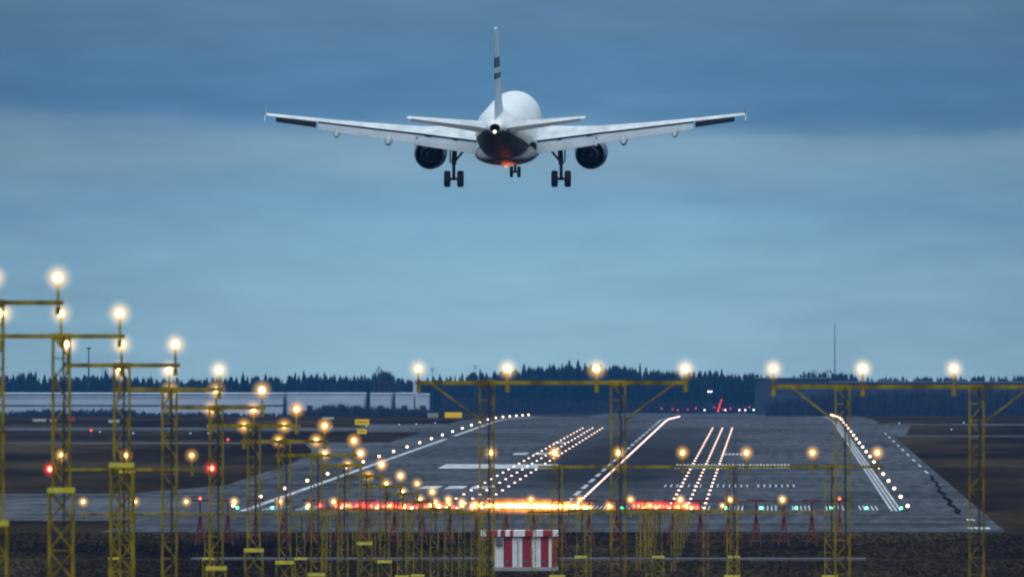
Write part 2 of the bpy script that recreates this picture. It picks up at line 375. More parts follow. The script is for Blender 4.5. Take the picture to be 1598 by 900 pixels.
# ------------------------------------------------------------------ lamps
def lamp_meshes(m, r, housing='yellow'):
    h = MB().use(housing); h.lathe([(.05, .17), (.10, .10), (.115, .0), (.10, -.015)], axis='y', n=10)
    l = MB(); l.lathe([(r, .0), (r * .94, -.07), (r * .76, -.13), (r * .5, -.17), (r * .25, -.19), (r * .04, -.195)], axis='y', n=20, caps=False)  # lens dome drawn oversized to carry the painted halo
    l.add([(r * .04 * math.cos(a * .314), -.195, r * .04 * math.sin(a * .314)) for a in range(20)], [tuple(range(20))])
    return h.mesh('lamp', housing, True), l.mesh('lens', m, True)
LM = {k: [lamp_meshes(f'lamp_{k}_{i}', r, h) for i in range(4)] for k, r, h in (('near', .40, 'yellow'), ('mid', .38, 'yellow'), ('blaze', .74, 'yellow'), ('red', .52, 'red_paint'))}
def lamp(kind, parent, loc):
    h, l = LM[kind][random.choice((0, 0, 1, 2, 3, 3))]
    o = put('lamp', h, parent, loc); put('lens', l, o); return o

def tower(parent, x, z0, z1, w1=.42, w2=.60, zcap=None, bright=True, bay=.5, y=0):
    """square lattice tower with X bracing, a wider lower section and a yellow plate where they meet"""
    b = MB().use('yellow')
    def section(za, zb, w, lr, br):
        h = w / 2
        for sx in (-1, 1):
            for sy in (-1, 1): b.bar((x + sx * h, y + sy * h, za), (x + sx * h, y + sy * h, zb), lr)
        n = max(1, int((zb - za) / (bay * w / .42))); s = (zb - za) / n
        for i in range(n):
            p, q = za + i * s, za + (i + 1) * s
            for sy in (-1, 1):
                a, c = (-h, h) if i % 2 else (h, -h)
                b.bar((x + a, y + sy * h, p), (x + c, y + sy * h, q), br, 4, cap=False)
                if w > .5: b.bar((x + c, y + sy * h, p), (x + a, y + sy * h, q), br, 4, cap=False)
                b.bar((x + sy * h, y + a, p), (x + sy * h, y + c, q), br, 4, cap=False)
            b.bar((x - h, y - h, q), (x + h, y - h, q), br, 4, cap=False)
    if zcap and zcap > z0 + .5:
        section(z0, zcap, w2, .034, .016); section(zcap, z1, w1, .030, .015)
        o = b.build('tower', parent=parent)
        c = MB(); c.box((x - w2 / 2 - .03, y - w2 / 2 - .03, zcap - .05), (x + w2 / 2 + .03, y + w2 / 2 + .03, zcap + .07)); c.build('plate', 'cap_yellow', parent)
    else:
        section(z0, z1, w1, .030, .015); o = b.build('tower', parent=parent)
    return o
def hang_cable(parent, x, ztop, zbot, seed, y=-.12):
    r = random.Random(seed); pts = [(x, y - .15, ztop)]; z = ztop - .1; i = 0
    while z > zbot:
        amp = .02 if ztop - z < 1.7 else .01
        pts.append((x + r.uniform(-amp, amp), y - .16, z)); z -= .28 if ztop - z < 1.7 else 2.5
    pts.append((x, y - .15, zbot)); b = MB(); b.path(pts, .028); b.build('cable', 'cable', parent)

ZL = [(283, 18.08), (310, 17.28), (339, 16.45), (366, 15.64), (397, 14.88), (426, 14.06), (453, 13.26), (485, 12.41), (515, 11.59), (543, 10.8), (571, 9.96), (598, 9.25),
      (625, 8.48), (656, 7.65), (685, 7.1), (715, 6.54), (745, 6.0), (775, 5.5), (815, 4.98), (845, 4.55), (1085, .85)]
CAP = {283: 12.4, 310: 12.8, 339: 13.1, 366: 8, 397: 9.1, 426: 9.15, 453: 8.2, 485: 7.1, 543: 7.3, 571: 5.95, 598: 4.7, 625: 4.2}

def light_mast(d, xs, name, label, group, kind, bar_drop=.58, towers=(0,), wbar=.055, hang=.28, cx=CL + .3, over=.12, cap=None, braces=(), zt=None, bar=None, cable=True):
    """approach light mast; xs are lamp offsets in metres from cx, towers are tower offsets"""
    z = zt if zt is not None else interp(d, ZL); zb = z - bar_drop
    t = thing(name, (cx, d, 0), label, 'approach light', group)
    x0, x1 = (bar if bar else (min(xs) - over, max(xs) + over))
    for x in towers: tower(t, x, -.05, zb, zcap=cap, w1=.42 if z > 7 else .36)
    b = MB(); b.box((x0, -wbar, zb - wbar), (x1, wbar, zb + wbar)); b.build('crossbar', 'yellow', t)
    for x in towers:
        b = MB(); b.box((x - .25, -.09, zb - .1), (x + .25, .09, zb + .075)); b.build('bracket', 'yellow', t)
    for x in xs:
        b = MB(); b.bar((x, -.09, zb - hang), (x, -.09, z - .08), .034, 8); b.box((x - .06, -.13, zb - hang), (x + .06, -.03, zb - hang * .35))
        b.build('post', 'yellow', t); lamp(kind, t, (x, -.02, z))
    for x, s, dx, dz in braces:
        b = MB(); b.bar((x, -.07, zb - dz), (x + s * dx, -.07, zb - .02), .028, 6); b.build('brace', 'yellow', t)
    if cable:
        for i, x in enumerate(towers): hang_cable(t, x + .08, zb, -.02, int(d) + i)
    return t
three = [283, 310, 339, 366, 397, 426, 453, 485]
for i, d in enumerate(three):
    light_mast(d, (-1.49, 0, 1.49), 'approach_light_mast', f'{ORD[i]} from the left of the yellow lattice masts carrying three lamps in a stepped row', 'three-lamp approach masts on the left', 'near' if d < 400 else 'mid', cap=CAP.get(d))
two = [515, 543, 571, 598, 625, 656, 685, 715, 745, 775]
for i, d in enumerate(two):
    light_mast(d, (-.75, .75), 'approach_light_mast', f'{ORD[i]} from the left of the yellow lattice masts carrying two lamps', 'two-lamp approach masts before the blaze', 'mid', cap=CAP.get(d), bar_drop=.5)
# the crossbars
light_mast(366, (-10.46, -7.8, -5.14, -2.49), 'light_gantry', 'yellow gantry with four lamps on two lattice towers in mid frame', 'yellow approach light gantries', 'near', bar_drop=.42, towers=(-8.42, -4.5), cx=0,
           zt=15.68, cap=7.5, braces=((-8.6, -1, 1.5, 1.12), (-4.3, 1, 1.5, 1.12)), bar=(-10.55, -2.4))
light_mast(366.6, (.13, 2.8, 5.52, 8.2), 'light_gantry', 'yellow gantry with three visible lamps on two lattice towers cut by the right edge', 'yellow approach light gantries', 'near', bar_drop=.54, towers=(2.2, 6.2), cx=0,
           zt=15.68, cap=7.5, braces=((2.0, -1, 1.35, 1.05), (6.45, 1, 1.35, 1.05)), bar=(.05, 8.3))
light_mast(515.6, (-11.68, -9.01, -6.32, -3.63, -.94, 1.83, 4.55), 'light_gantry', 'long lower yellow gantry with seven lamps across the runway view', 'yellow approach light gantries', 'mid', bar_drop=.6, towers=(-8.9, -1.55, 2.56), cx=0, zt=11.62, cap=6.4, bar=(-9.7, 4.8))
light_mast(515.6, (-29.75, -27.04, -24.27), 'light_gantry', 'lower yellow gantry with three lamps behind the left masts', 'yellow approach light gantries', 'mid', bar_drop=.6, towers=(-27.0,), cx=0, zt=11.5, cap=11.0 - .2)
light_mast(665, (-12.9, -10.25, -7.5, -4.8, -2.1, .73), 'light_gantry', 'low yellow gantry with six lamps to the right of the blaze', 'yellow approach light gantries', 'mid', bar_drop=.68, towers=(-10.2, -6.0, -1.9), cx=0, zt=7.52, cap=4.4, bar=(-13.1, 3.3), braces=())
light_mast(665, (-37.2, -34.4, -31.6, -29, -26.5, -23.6), 'light_gantry', 'low yellow gantry with six lamps to the left of the blaze', 'yellow approach light gantries', 'mid', bar_drop=.68, towers=(-35.5, -30.4, -25.4), cx=0, zt=7.4, cap=4.3)
light_mast(815, (-13.3, -10.6, -7.9, -5.5, -3.1), 'light_gantry', 'ground-hugging light bar with five lamps right of the blaze', 'yellow approach light gantries', 'mid', bar_drop=.35, towers=(-12, -8, -4.2), cx=0, cable=False)
light_mast(815, (-30.6, -28, -25.2, -22.5), 'light_gantry', 'ground-hugging light bar with four lamps left of the blaze', 'yellow approach light gantries', 'mid', bar_drop=.35, towers=(-29.3, -23.8), cx=0, cable=False)

def barrette(d, xs, label, group, kind, name='light_barrette'):
    z = interp(d, ZL); t = thing(name, (xs[len(xs) // 2], d, 0), label, 'approach light', group); cx = xs[len(xs) // 2]
    zb = z - .25
    b = MB(); b.box((xs[0] - .2 - cx, -.04, zb - .04), (xs[-1] + .2 - cx, .04, zb + .04)); b.build('crossbar', 'yellow' if kind != 'red' else 'red_paint', t)
    for x in ((xs[0] + .3 - cx, xs[-1] - .3 - cx)):
        tower(t, x, -.05, zb - .04, w1=.26, bay=.7)
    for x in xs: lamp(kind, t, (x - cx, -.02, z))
for i in range(9):
    d = 845 + 30 * i
    if d == 965: barrette(d, [CL + .3 + x for x in (-10.8, -8.1, -5.4, -2.0, -1, 0, 1, 2.0, 5.4, 8.1, 10.8)], 'wide light bar inside the orange blaze before the threshold', None, 'blaze')
    else: barrette(d, [CL + .3 + 1.0 * k for k in (-2, -1, 0, 1, 2)], 'low barrette of warm white lamps in the blaze before the runway', 'white barrettes in the blaze', 'blaze')
    barrette(d, [-30.9, -29.4, -27.9], 'low red barrette in the row left of the blaze', 'red side barrettes left of the blaze', 'red', 'red_barrette')
    barrette(d, [-9.3 + 1.5 * k for k in range(3)], 'low red barrette in the row right of the blaze', 'red side barrettes right of the blaze', 'red', 'red_barrette')

# ------------------------------------------------------------------ runway lights
def small(r, m, h=.3, stem=True):
    b = MB().use('dark_metal'); b.lathe([(.12, 0), (.10, .05), (.035, .07), (.035, h - r * .6)], n=8) if stem else b.lathe([(r * 1.2, 0), (r * 1.1, .02)], n=8)
    b.use(m); zz = h if stem else .03
    b.lathe([(r * .55, zz - r * .75), (r, zz - r * .1), (r * .9, zz + r * .45), (r * .45, zz + r * .85)], n=10) if stem else b.lathe([(r, .021), (r * .9, .021 + r * .5), (r * .4, .021 + r * .9)], n=10)
    return b.mesh('runway_light', None, True)
me_edge = small(.17, 'lamp_edge', .38); me_in = small(.14, 'lamp_inset', stem=False); me_cl = small(.13, 'lamp_centre', stem=False); me_gr = small(.15, 'lamp_green', .3)
me_end = small(.22, 'lamp_red_dim', .8); me_blue = small(.10, 'lamp_blue', .35); me_far = small(.22, 'lamp_far', 1.2)
def light(name, me, x, y, label, cat, group, dz=.02):
    return tag(put(name, me, None, (x, y, gz(y) + dz)), label, cat, group)
for k in range(24):
    y = 1124 + 60 * k
    light('edge_light', me_edge, CL - 30.9, y, 'warm white lamp on a short stem beside the left runway edge line', 'edge light', 'runway edge lights on the left')
    light('edge_light', me_edge, CL + 30.9, y, 'warm white lamp on a short stem beside the right runway edge line', 'edge light', 'runway edge lights on the right')
for k in range(30):
    y = 1117 + 30 * (k + .5)
    for x in (9, 10.6, 12.2):
        light('touchdown_light', me_in, CL - x, y, 'small pinkish white lamp set in the pavement left of the centreline', 'runway light', 'touchdown lights left of the centreline')
        light('touchdown_light', me_in, CL + x, y, 'small pinkish white lamp set in the pavement right of the centreline', 'runway light', 'touchdown lights right of the centreline')
for k in range(92):
    light('centreline_light', me_cl, CL + .1, 1120 + 15 * k, 'small white lamp set along the runway centreline', 'runway light', 'runway centreline lights')
for k in range(20):
    light('threshold_light', me_gr, CL - 30.2 + 3.18 * k, 1116, 'green lamp in the row across the runway threshold', 'threshold light', 'green threshold lights')
for i in range(16):   # lights at the far end of the runway
    tag(put('far_end_light', me_end, None, (-36 + i * 2.9 + random.uniform(-.5, .5), 4150 + random.uniform(-30, 30), gz(4150) + random.uniform(.2, 1.2))), 'tiny red lamp low before the far forest', 'runway light', 'red lamps at the far runway end')
for i in range(18):
    y = 4100 + i * 13; f = i / 17; h = 17 - (144 - 26 * f) * y / FPX - gz(y)
    if h < .3: continue
    b = MB().use('dark_metal'); b.bar((0, 0, 0), (0, 0, h), .06, 6); b.use('lamp_red_dim'); b.lathe([(.08, h), (.17, h + .1), (.17, h + .3), (.08, h + .4)], n=8)
    tag(b.build('far_approach_light', None, loc=(-17.6 + .9 * f, y, gz(y))), 'tiny red lamp on a post in the far red streak', 'approach light', 'red streak of lamps past the runway')
for x, y, h in ((-20.6, 4180, 7.2), (-19.7, 4180, 7.2)):
    b = MB().use('dark_metal'); b.bar((0, 0, 0), (0, 0, h), .07, 6); b.use('lamp_far'); b.lathe([(.1, h), (.24, h + .1), (.24, h + .3), (.1, h + .4)], n=8)
    tag(b.build('far_floodlight', None, loc=(x, y, gz(y))), 'tiny white floodlight on a pole before the far forest', 'floodlight', 'pair of far white floodlights')
for x, y in ((-21.6, 4120), (-14.6, 4120), (-10, 4125), (-5.2, 4130), (1, 4130), (9.5, 4000), (-8, 4120)):
    tag(put('far_end_light', me_far, None, (x, y, gz(y))), 'tiny pale lamp low before the far forest', 'runway light', 'pale lamps at the far runway end')
for x, y in ((-97.5, 1880), (-104, 1905), (-92, 2010), (-88.5, 1875), (-86, 1880), (-71, 1990), (-61.5, 2040), (-59, 2052), (-56.5, 2075), (-110, 1400), (-92.7, 1365), (29, 1950), (33, 2080), (22, 2072), (-66, 2010)):
    tag(put('taxiway_light', me_blue, None, (x, y, gz(y))), 'tiny blue-white taxiway lamp in the dark grass', 'taxiway light', 'taxiway edge lights in the grass')

# ------------------------------------------------------------------ localizer array
def localizer(lamp_on):
    p = MB(); p.bar((0, 0, 1.2), (0, 0, 3.45), .085, 6, .06)
    br = MB()
    for sx in (-1, 1):
        for sy in (-1, 1):
            br.bar((sx * .40, sy * .40, 0), (sx * .06, sy * .06, 2.3), .05, 4)
    for k, z in enumerate((.35, .8, 1.25)):
        w = .40 - .34 * z / 2.3
        w2 = .40 - .34 * (z + .4) / 2.3
        for s in (-1, 1):
            br.bar((-w, s * w, z), (w, s * w, z), .025, 4); br.bar((s * w, -w, z), (s * w, w, z), .025, 4)
            br.bar((-w, s * w, z), (w2, s * w2, z + .4), .02, 4)
    a = MB(); a.box((-.68, -.06, 3.42), (.68, .06, 3.56)); a.box((-.62, -.03, 3.56), (-.56, .03, 3.62)); a.box((.56, -.03, 3.56), (.62, .03, 3.62)); a.box((-.09, -1.2, 3.36), (.09, 1.2, 3.46))
    return p.mesh('post', 'red_paint'), br.mesh('base_frame', 'red_paint'), a.mesh('antenna_bar', 'red_paint')
lp, lb, la = localizer(False)
lm = MB(); lm.lathe([(.08, 0), (.13, .06), (.13, .22), (.05, .28)], n=10); lmm = lm.mesh('warning_lamp', 'lamp_red', True)
for k in range(24):
    px = 1310 - 43.4 * k; X = (px - 1200) / FPX * 946
    lab = {0: 'red T-shaped localizer antenna at the right end of its row, red lamp on top', 23: 'red T-shaped localizer antenna at the left end of its row, red lamp on top'}.get(k, 'red T-shaped localizer antenna on a flared lattice base in the middle of its row')
    t = thing('localizer_antenna', (X, 946, -.05), lab, 'antenna', 'row of red localizer antennas')
    put('post', lp, t); put('base_frame', lb, t); put('antenna_bar', la, t)
    if k in (0, 23): put('warning_lamp', lmm, t, (0, 0, 3.57))

# ------------------------------------------------------------------ localizer hut
hut = thing('equipment_hut', (-17.0, 850, -.05), 'small red and white striped equipment hut with a chequered roof edge', 'hut')
w0, w1, H = -2.02, 2.24, 2.38
cols = [('hut_white', .62), ('hut_red', .62), ('hut_white', .68), ('hut_red', .64), ('hut_white', .64), ('hut_red', .56), ('hut_white', .20), ('hut_red', .30)]
tot = sum(c[1] for c in cols); b = MB(); x = w0
for m, wd in cols:
    wd = wd * (w1 - w0) / tot; b.use(m); b.box((x, 0, .25), (x + wd, 2.6, H)); x += wd
b.use('concrete'); b.box((w0 - .1, -.1, -.1), (w1 + .1, 2.7, .25)); b.build('wall', None, hut)
b = MB(); x = w0 - .95; i = 0; xe = w1 + .12
sizes = [.34, .75, .2, .3, .3, .22, .45, .3, .55, .62, .60, .36]; s = (xe - x) / sum(sizes)
for i, wd in enumerate(sizes):
    b.use('hut_red' if i in (1, 3, 5, 8, 10) else 'hut_white'); b.box((x, -.25, H + .003), (x + wd * s, 2.85, H + .40)); x += wd * s
b.build('roof', None, hut)
b = MB(); b.box((w0 - .9, -.1, -.1), (w0 - .82, -.02, H)); b.box((w0 - .9, 2.5, -.1), (w0 - .82, 2.58, H)); b.build('canopy_post', 'dark_metal', hut)
b = MB(); b.box((w0 + .08, -.22, H - .62), (w0 + .55, -.003, H - .12)); b.build('vent_box', 'hut_grey', hut)
for k in range(3):
    b = MB(); b.box((w0 + .75 + k * 1.25, -.05, .55), (w0 + 1.0 + k * 1.25, -.003, .75)); b.build('vent', 'hut_grey', hut)
b = MB(); b.bar((w1 - .3, .4, H + .4), (w1 - .3, .4, H + 1.0), .03, 6); b.box((w1 - .42, .34, H + .9), (w1 - .18, .46, H + .96)); b.build('aerial', 'dark_metal', hut)
b = MB().use('hut_grey'); b.box((w0 + 1.6, -.05, .3), (w0 + 1.64, -.003, 2.1)); b.build('door_edge', None, hut)

# ------------------------------------------------------------------ signs
def sign(x, y, w, h, z, m, label, cat='sign', marks=0, name='taxiway_sign', group=None):
    t = thing(name, (x, y, gz(y)), label, cat, group)
    b = MB(); b.box((-w / 2, -.08, z), (w / 2, .08, z + h)); b.build('panel', m, t)
    b = MB(); b.box((-w / 2 - .05, -.11, z - .05), (w / 2 + .05, .11, z - .002)); b.box((-w / 2 - .05, -.11, z + h + .002), (w / 2 + .05, .11, z + h + .05)); b.build('frame', 'sign_black', t)
    for s in (-1, 1):
        b = MB(); b.bar((s * w * .35, 0, 0), (s * w * .35, 0, z), .05, 6); b.build('post', 'dark_metal', t)
    if marks:
        b = MB(); r = random.Random(int(x * 7)); u = -w / 2 + .25
        for k in range(marks):
            ww = r.uniform(.08, .16); b.box((u, -.095, z + h * .36), (u + ww, -.082, z + h * .64)); u += (w - .5) / marks
        b.build('lettering', 'sign_black', t)
    return t
sign(-67.5, 2034, 2.35, .95, .35, 'sign_lit', 'upper of two lit yellow taxiway signs by the grass island', marks=7)
sign(-62.4, 1880, 1.45, .75, .25, 'sign_lit', 'lower smaller lit yellow taxiway sign by the grass island', marks=4)
sign(-55.7, 2165, 3.0, .95, .6, 'sign_lit', 'wide lit yellow taxiway sign beside the runway crest')
sign(-59.3, 2165, 1.9, .85, .6, 'sign_grey', 'unlit grey sign back beside the wide yellow sign')
sign(-125.6, 2110, 2.3, .5, .3, 'sign_pale', 'wide pale sign board in the far left grass')
sign(-123.2, 2110, 1.3, .4, .3, 'sign_pale', 'narrow pale sign board in the far left grass')
sign(-111.4, 2085, 1.9, .55, .3, 'sign_pale', 'pale sign board between the second and third left masts')
sign(-120.2, 2112, 1.1, .65, .4, 'sign_red', 'small red sign board behind the second left mast', name='red_sign')
sign(-76.2, 2120, 2.0, .4, .6, 'sign_pale', 'thin pale board behind the sixth left mast')
def beacon(x, y, h, r, label, m='lamp_red'):
    r = {'lamp_red': .40, 'lamp_red_hot': 1.05}[m]
    t = thing('obstruction_light', (x, y, gz(y)), label, 'warning light')
    b = MB(); b.bar((0, 0, 0), (0, 0, h), .06, 8); b.lathe([(.3, 0), (.3, .08), (.1, .12)], n=10); b.build('post', 'dark_metal', t)
    b = MB(); b.lathe([(r, .0), (r * .94, -.1), (r * .76, -.2), (r * .5, -.26), (r * .04, -.3)], axis='y', n=20, caps=False); b.build('lens', m, t, True, (0, -.1, h + .55))  # oversized dome, its emission paints the halo round the red lamp
    b = MB(); b.lathe([(.05, .1), (.16, .05), (.16, -.02)], axis='y', n=10); b.build('housing', 'dark_metal', t, True, (0, -.1, h + .55))
beacon(-79.8, 1361, .4, .72, 'bright red warning lamp behind the second left mast', 'lamp_red_hot')
beacon(-61.9, 1361, .5, .72, 'bright red warning lamp behind the fifth left mast', 'lamp_red_hot')
beacon(-103.4, 1870, .3, .8, 'small red warning lamp in the far left field', 'lamp_red')
beacon(-75.0, 1700, .5, .16, 'tiny red lamp in the grass before the yellow signs')

# ------------------------------------------------------------------ buildings behind the field
def warehouse():
    t = thing('warehouse', (-190, 3600, gz(3600)), 'long pale flat-roofed warehouse at the left before the forest', 'building')
    x0, x1 = -60, 47
    b = MB().use('cladding'); b.box((x0, 0, 0), (x1, 30, 3.05)); b.box((x0, 0, 3.55), (x1, 30, 6.7))
    b.use('cladding_dark'); b.box((x0 + .05, .4, 3.05), (x1 - .05, 29.6, 3.55)); b.build('wall', None, t)
    b = MB(); b.box((x0 - .3, -.4, 6.702), (x1 + .3, 30.4, 7.0)); b.build('roof', 'cladding', t)
    b = MB(); b.box((x0, -.06, 5.5), (x1, -.003, 5.62)); b.build('window_band', 'window_dark', t)
    for i in range(10):
        x = x0 + 5 + i * 11; b = MB(); b.box((x, -.12, 0), (x + .12, -.004, 6.68)); b.build('downpipe', 'cladding', t)
warehouse()
for i, (a, c, h, lab) in enumerate([(-142, -119.2, 7.1, 'first pale shed right of the long warehouse, the widest of the row'), (-117.4, -111.3, 7.0, 'second pale shed right of the long warehouse, between dark gaps'),
                                    (-110, -104.6, 7.1, 'third pale shed right of the long warehouse, narrow'), (-103.4, -100.4, 6.8, 'small pale shed at the right end of the row by the gantry')]):
    t = thing('shed', (a, 3610, gz(3610)), lab, 'building', 'pale sheds before the forest'); w = c - a
    b = MB(); b.box((0, 0, 0), (w, 20, h - .4)); b.build('wall', 'cladding', t)
    b = MB(); b.box((-.15, -.2, h - .398), (w + .15, 20.2, h)); b.build('roof', 'cladding', t)
    n = max(1, int(w / 4))
    for k in range(n):
        x = (k + .5) * w / n; b = MB(); b.box((x - .9, -.08, .1), (x + .9, -.004, 3.4)); b.build('door', 'window_dark', t)
t = thing('water_tower', (-105.6, 3640, gz(3640)), 'pale block tower rising above the sheds by the gantry end', 'building')
b = MB(); b.box((0, 0, 0), (1.4, 2, 10.4)); b.build('wall', 'cladding', t); b = MB(); b.box((-.1, -.1, 10.402), (1.5, 2.1, 10.7)); b.build('roof', 'cladding', t)
t = thing('hangar', (-4.4, 3900, gz(3900)), 'long dark flat-roofed hangar behind the right gantry', 'building')
b = MB(); b.box((0, 0, 0), (23, 40, 11.2)); b.box((23.003, 4, 0), (100, 40, 10.0)); b.build('wall', 'cladding_dark', t)
b = MB(); b.box((-.4, -.4, 11.202), (23.2, 40.4, 11.7)); b.box((23.3, 3.6, 10.002), (100.4, 40.4, 10.5)); b.build('roof', 'cladding_dark', t)
for k in range(5):
    b = MB(); b.box((1.5 + k * 4.3, -.15, 0), (4.9 + k * 4.3, -.004, 7)); b.build('door', 'cladding_dark', t)
for k in range(12):
    b = MB(); b.box((26 + k * 6, 3.85, 5), (29.5 + k * 6, 3.997, 7.5)); b.build('window', 'window_dark', t)

# masts and poles on the skyline
def pole(x, y, top, r, label, arms=(), name='radio_mast'):
    z = gz(y); t = thing(name, (x, y, z), label, 'mast'); b = MB()
    b.bar((0, 0, 0), (0, 0, top - z), r, 6, r * .35)
    for h, w in arms: b.bar((-w, 0, top - z - h), (w, 0, top - z - h), r * .6, 4)
    b.build('pole', 'cladding_dark', t)
pole(23.6, 4400, 17.5, .32, 'tall thin radio mast on the skyline behind the right gantry')
pole(-247, 4450, 8.5, .55, 'thick dark pole on the skyline between the left masts', ((.2, .8),))
pole(-242, 4450, 1.5, .25, 'thin pole on the left skyline beside the thicker one', ((.2, .5),))
pole(-238.5, 4450, 1.0, .25, 'shorter thin pole on the left skyline by the third mast')
pole(-118.0, 4300, 1.6, .16, 'lighting pole with a cross arm just right of the first gantry lamp', ((.15, 1.0), (.9, .7)))
pole(-103.0, 4300, 2.6, .16, 'lighting pole with a cross arm left of the gantry tower', ((.15, .9), (.9, .7)))

# ------------------------------------------------------------------ trees
def spruce(seed, h=16, r=2.6):
    q = random.Random(seed); b = MB(); z = h * .1
    n = int(h * 2.6)
    for i in range(n):
        f = i / n; z = h * (.06 + .92 * f); rr = r * (1 - f) ** .8 * q.uniform(.65, 1.1) + .12; k = 7 if f < .8 else 5; a0 = q.random() * 6.28
        for j in range(k):
            a = a0 + 6.283 * j / k + q.uniform(-.3, .3); L_ = rr * q.uniform(.6, 1.15); w = .22 + .32 * rr * .5
            c, s = math.cos(a), math.sin(a); dr = -.28 * L_
            b.add([(0, 0, z + .25), (c * L_ * .6 - s * w, s * L_ * .6 + c * w, z + dr * .5), (c * L_, s * L_, z + dr), (c * L_ * .6 + s * w, s * L_ * .6 - c * w, z + dr * .5), (c * L_ * .7, s * L_ * .7, z + dr - .35)],
                  [(0, 1, 2, 3), (1, 4, 3)])
    b.add([(-.12, 0, h * .93), (.12, 0, h * .93), (0, 0, h * 1.03)], [(0, 1, 2)])
    b.add([(0, -.12, h * .93), (0, .12, h * .93), (0, 0, h * 1.03)], [(0, 1, 2)])
    t = MB(); t.bar((0, 0, -.3), (0, 0, h * .9), .22, 6, .04)
    return b, t
def broadleaf(seed, h=15, r=4):
    q = random.Random(seed); b = MB()
    t = MB(); t.bar((0, 0, -.3), (0, 0, h * .45), .25, 6, .16)
    for i in range(9):
        a = i * 2.4 + q.random(); e = q.uniform(.5, .95); end = (math.cos(a) * r * .6 * q.random(), math.sin(a) * r * .6 * q.random(), h * e)
        t.bar((0, 0, h * .3 + i * .3), end, .12, 4, .03)
    for i in range(520):
        a = q.uniform(0, 6.283); u = q.random() ** .5; zz = q.uniform(-1, 1); rad = (1 - zz * zz) ** .5 * r * u; c = Vector((math.cos(a) * rad, math.sin(a) * rad, h * .66 + zz * h * .34))
        s = q.uniform(.15, .5); d1 = Vector((q.gauss(0, 1), q.gauss(0, 1), q.gauss(0, 1))).normalized() * s; d2 = Vector((q.gauss(0, 1), q.gauss(0, 1), q.gauss(0, 1))).normalized() * s
        b.add([c - d1, c + d2, c + d1], [(0, 1, 2)])
    return b, t
protos = []
for s in range(5):
    c, t_ = spruce(s, 16, 3.0 + .35 * s); protos.append(('spruce_tree', c.mesh('crown', 'spruce'), t_.mesh('trunk', 'bark'), 16))
bl = []
for s in range(3):
    c, t_ = broadleaf(50 + s); bl.append(('bare_tree', c.mesh('crown', 'twig'), t_.mesh('trunk', 'bark'), 15))
def tree(p, x, y, top, label, group, wide=1):
    name, cm, tm, h0 = p; z = gz(y); s = (top - z) / h0
    t = thing(name, (x, y, z - .2), label, 'tree', group, random.uniform(0, 6.28)); w = s * wide
    for o in (put('crown', cm, t), put('trunk', tm, t)): o.scale = (w, w, s)
    return t
SK = [(-40, 590), (30, 583), (50, 578), (75, 590), (110, 586), (150, 584), (200, 587), (240, 590), (300, 590), (350, 588), (420, 586), (480, 584), (540, 586), (575, 585), (598, 577), (620, 588), (650, 590),
      (690, 588), (730, 581), (770, 578), (830, 573), (870, 568), (900, 570), (950, 568), (975, 571), (1000, 574), (1040, 576), (1080, 580), (1105, 577), (1140, 582), (1175, 580), (1185, 584), (1200, 590), (1240, 590), (1255, 584), (1330, 586), (1340, 590), (1400, 592), (1640, 589)]
rnd = random.Random(11)
px = -60.0; n = 0
while px < 1660:                     # skyline trees, one by one
    ysk = interp(px, SK) + 2.6 * math.sin(px * .061) + 1.8 * math.sin(px * .173 + 1); D = 4340 + rnd.uniform(-15, 15); X = (px - 1200) / FPX * D
    spike = rnd.random() < .35
    top = 17 - (ysk - 506 + rnd.uniform(-3, 5) - (6 if spike else 0)) * D / FPX
    if 1240 < px < 1335:
        tree(bl[n % 3], X, D, top + .5, 'round bare tree on the right skyline behind the hangar', 'bare trees on the right skyline', 1.0)
        px += rnd.uniform(9, 15)
    elif 575 < px < 625:
        tree(bl[n % 3], X, D, top - .3, 'tall bare tree rising over the sheds near the first gantry lamp', 'bare trees over the sheds', .45); px += 8
    else:
        tree(protos[n % 5], X, D, top, 'dark spruce in the front row of the far forest', 'spruces in the front row of the forest', rnd.uniform(.85, 1.25) * (1.5 if px > 1340 else 1)); px += rnd.uniform(7, 14)
    n += 1
fb = MB()                             # the depth of the wood behind them
for i in range(900):
    px = rnd.uniform(-80, 1680); D = rnd.uniform(4365, 4640); X = (px - 1200) / FPX * D
    top = 17 - (interp(px, SK) - 506 + rnd.uniform(-2, 7) - (4 if px > 1190 else 0)) * D / FPX; me = protos[i % 5][1]; s = (top - gz(D)) / 16; z = gz(D)
    a = rnd.random() * 6.28; ca, sa = math.cos(a) * s * 1.5, math.sin(a) * s * 1.5; o = len(fb.v)
    fb.v += [(X + v.co.x * ca - v.co.y * sa, D + v.co.x * sa + v.co.y * ca, z + v.co.z * s) for v in me.vertices]
    for p in me.polygons: fb.f.append(tuple(k + o for k in p.vertices)); fb.mi.append(0)
me = bpy.data.meshes.new('forest'); me.from_pydata(fb.v, [], fb.f); me.materials.append(M['spruce'])
tag(put('forest', me), 'dense dark wood filling the skyline behind the front spruces', 'forest', kind='stuff')
sb = MB()                             # leafless thicket along the far edge of the field
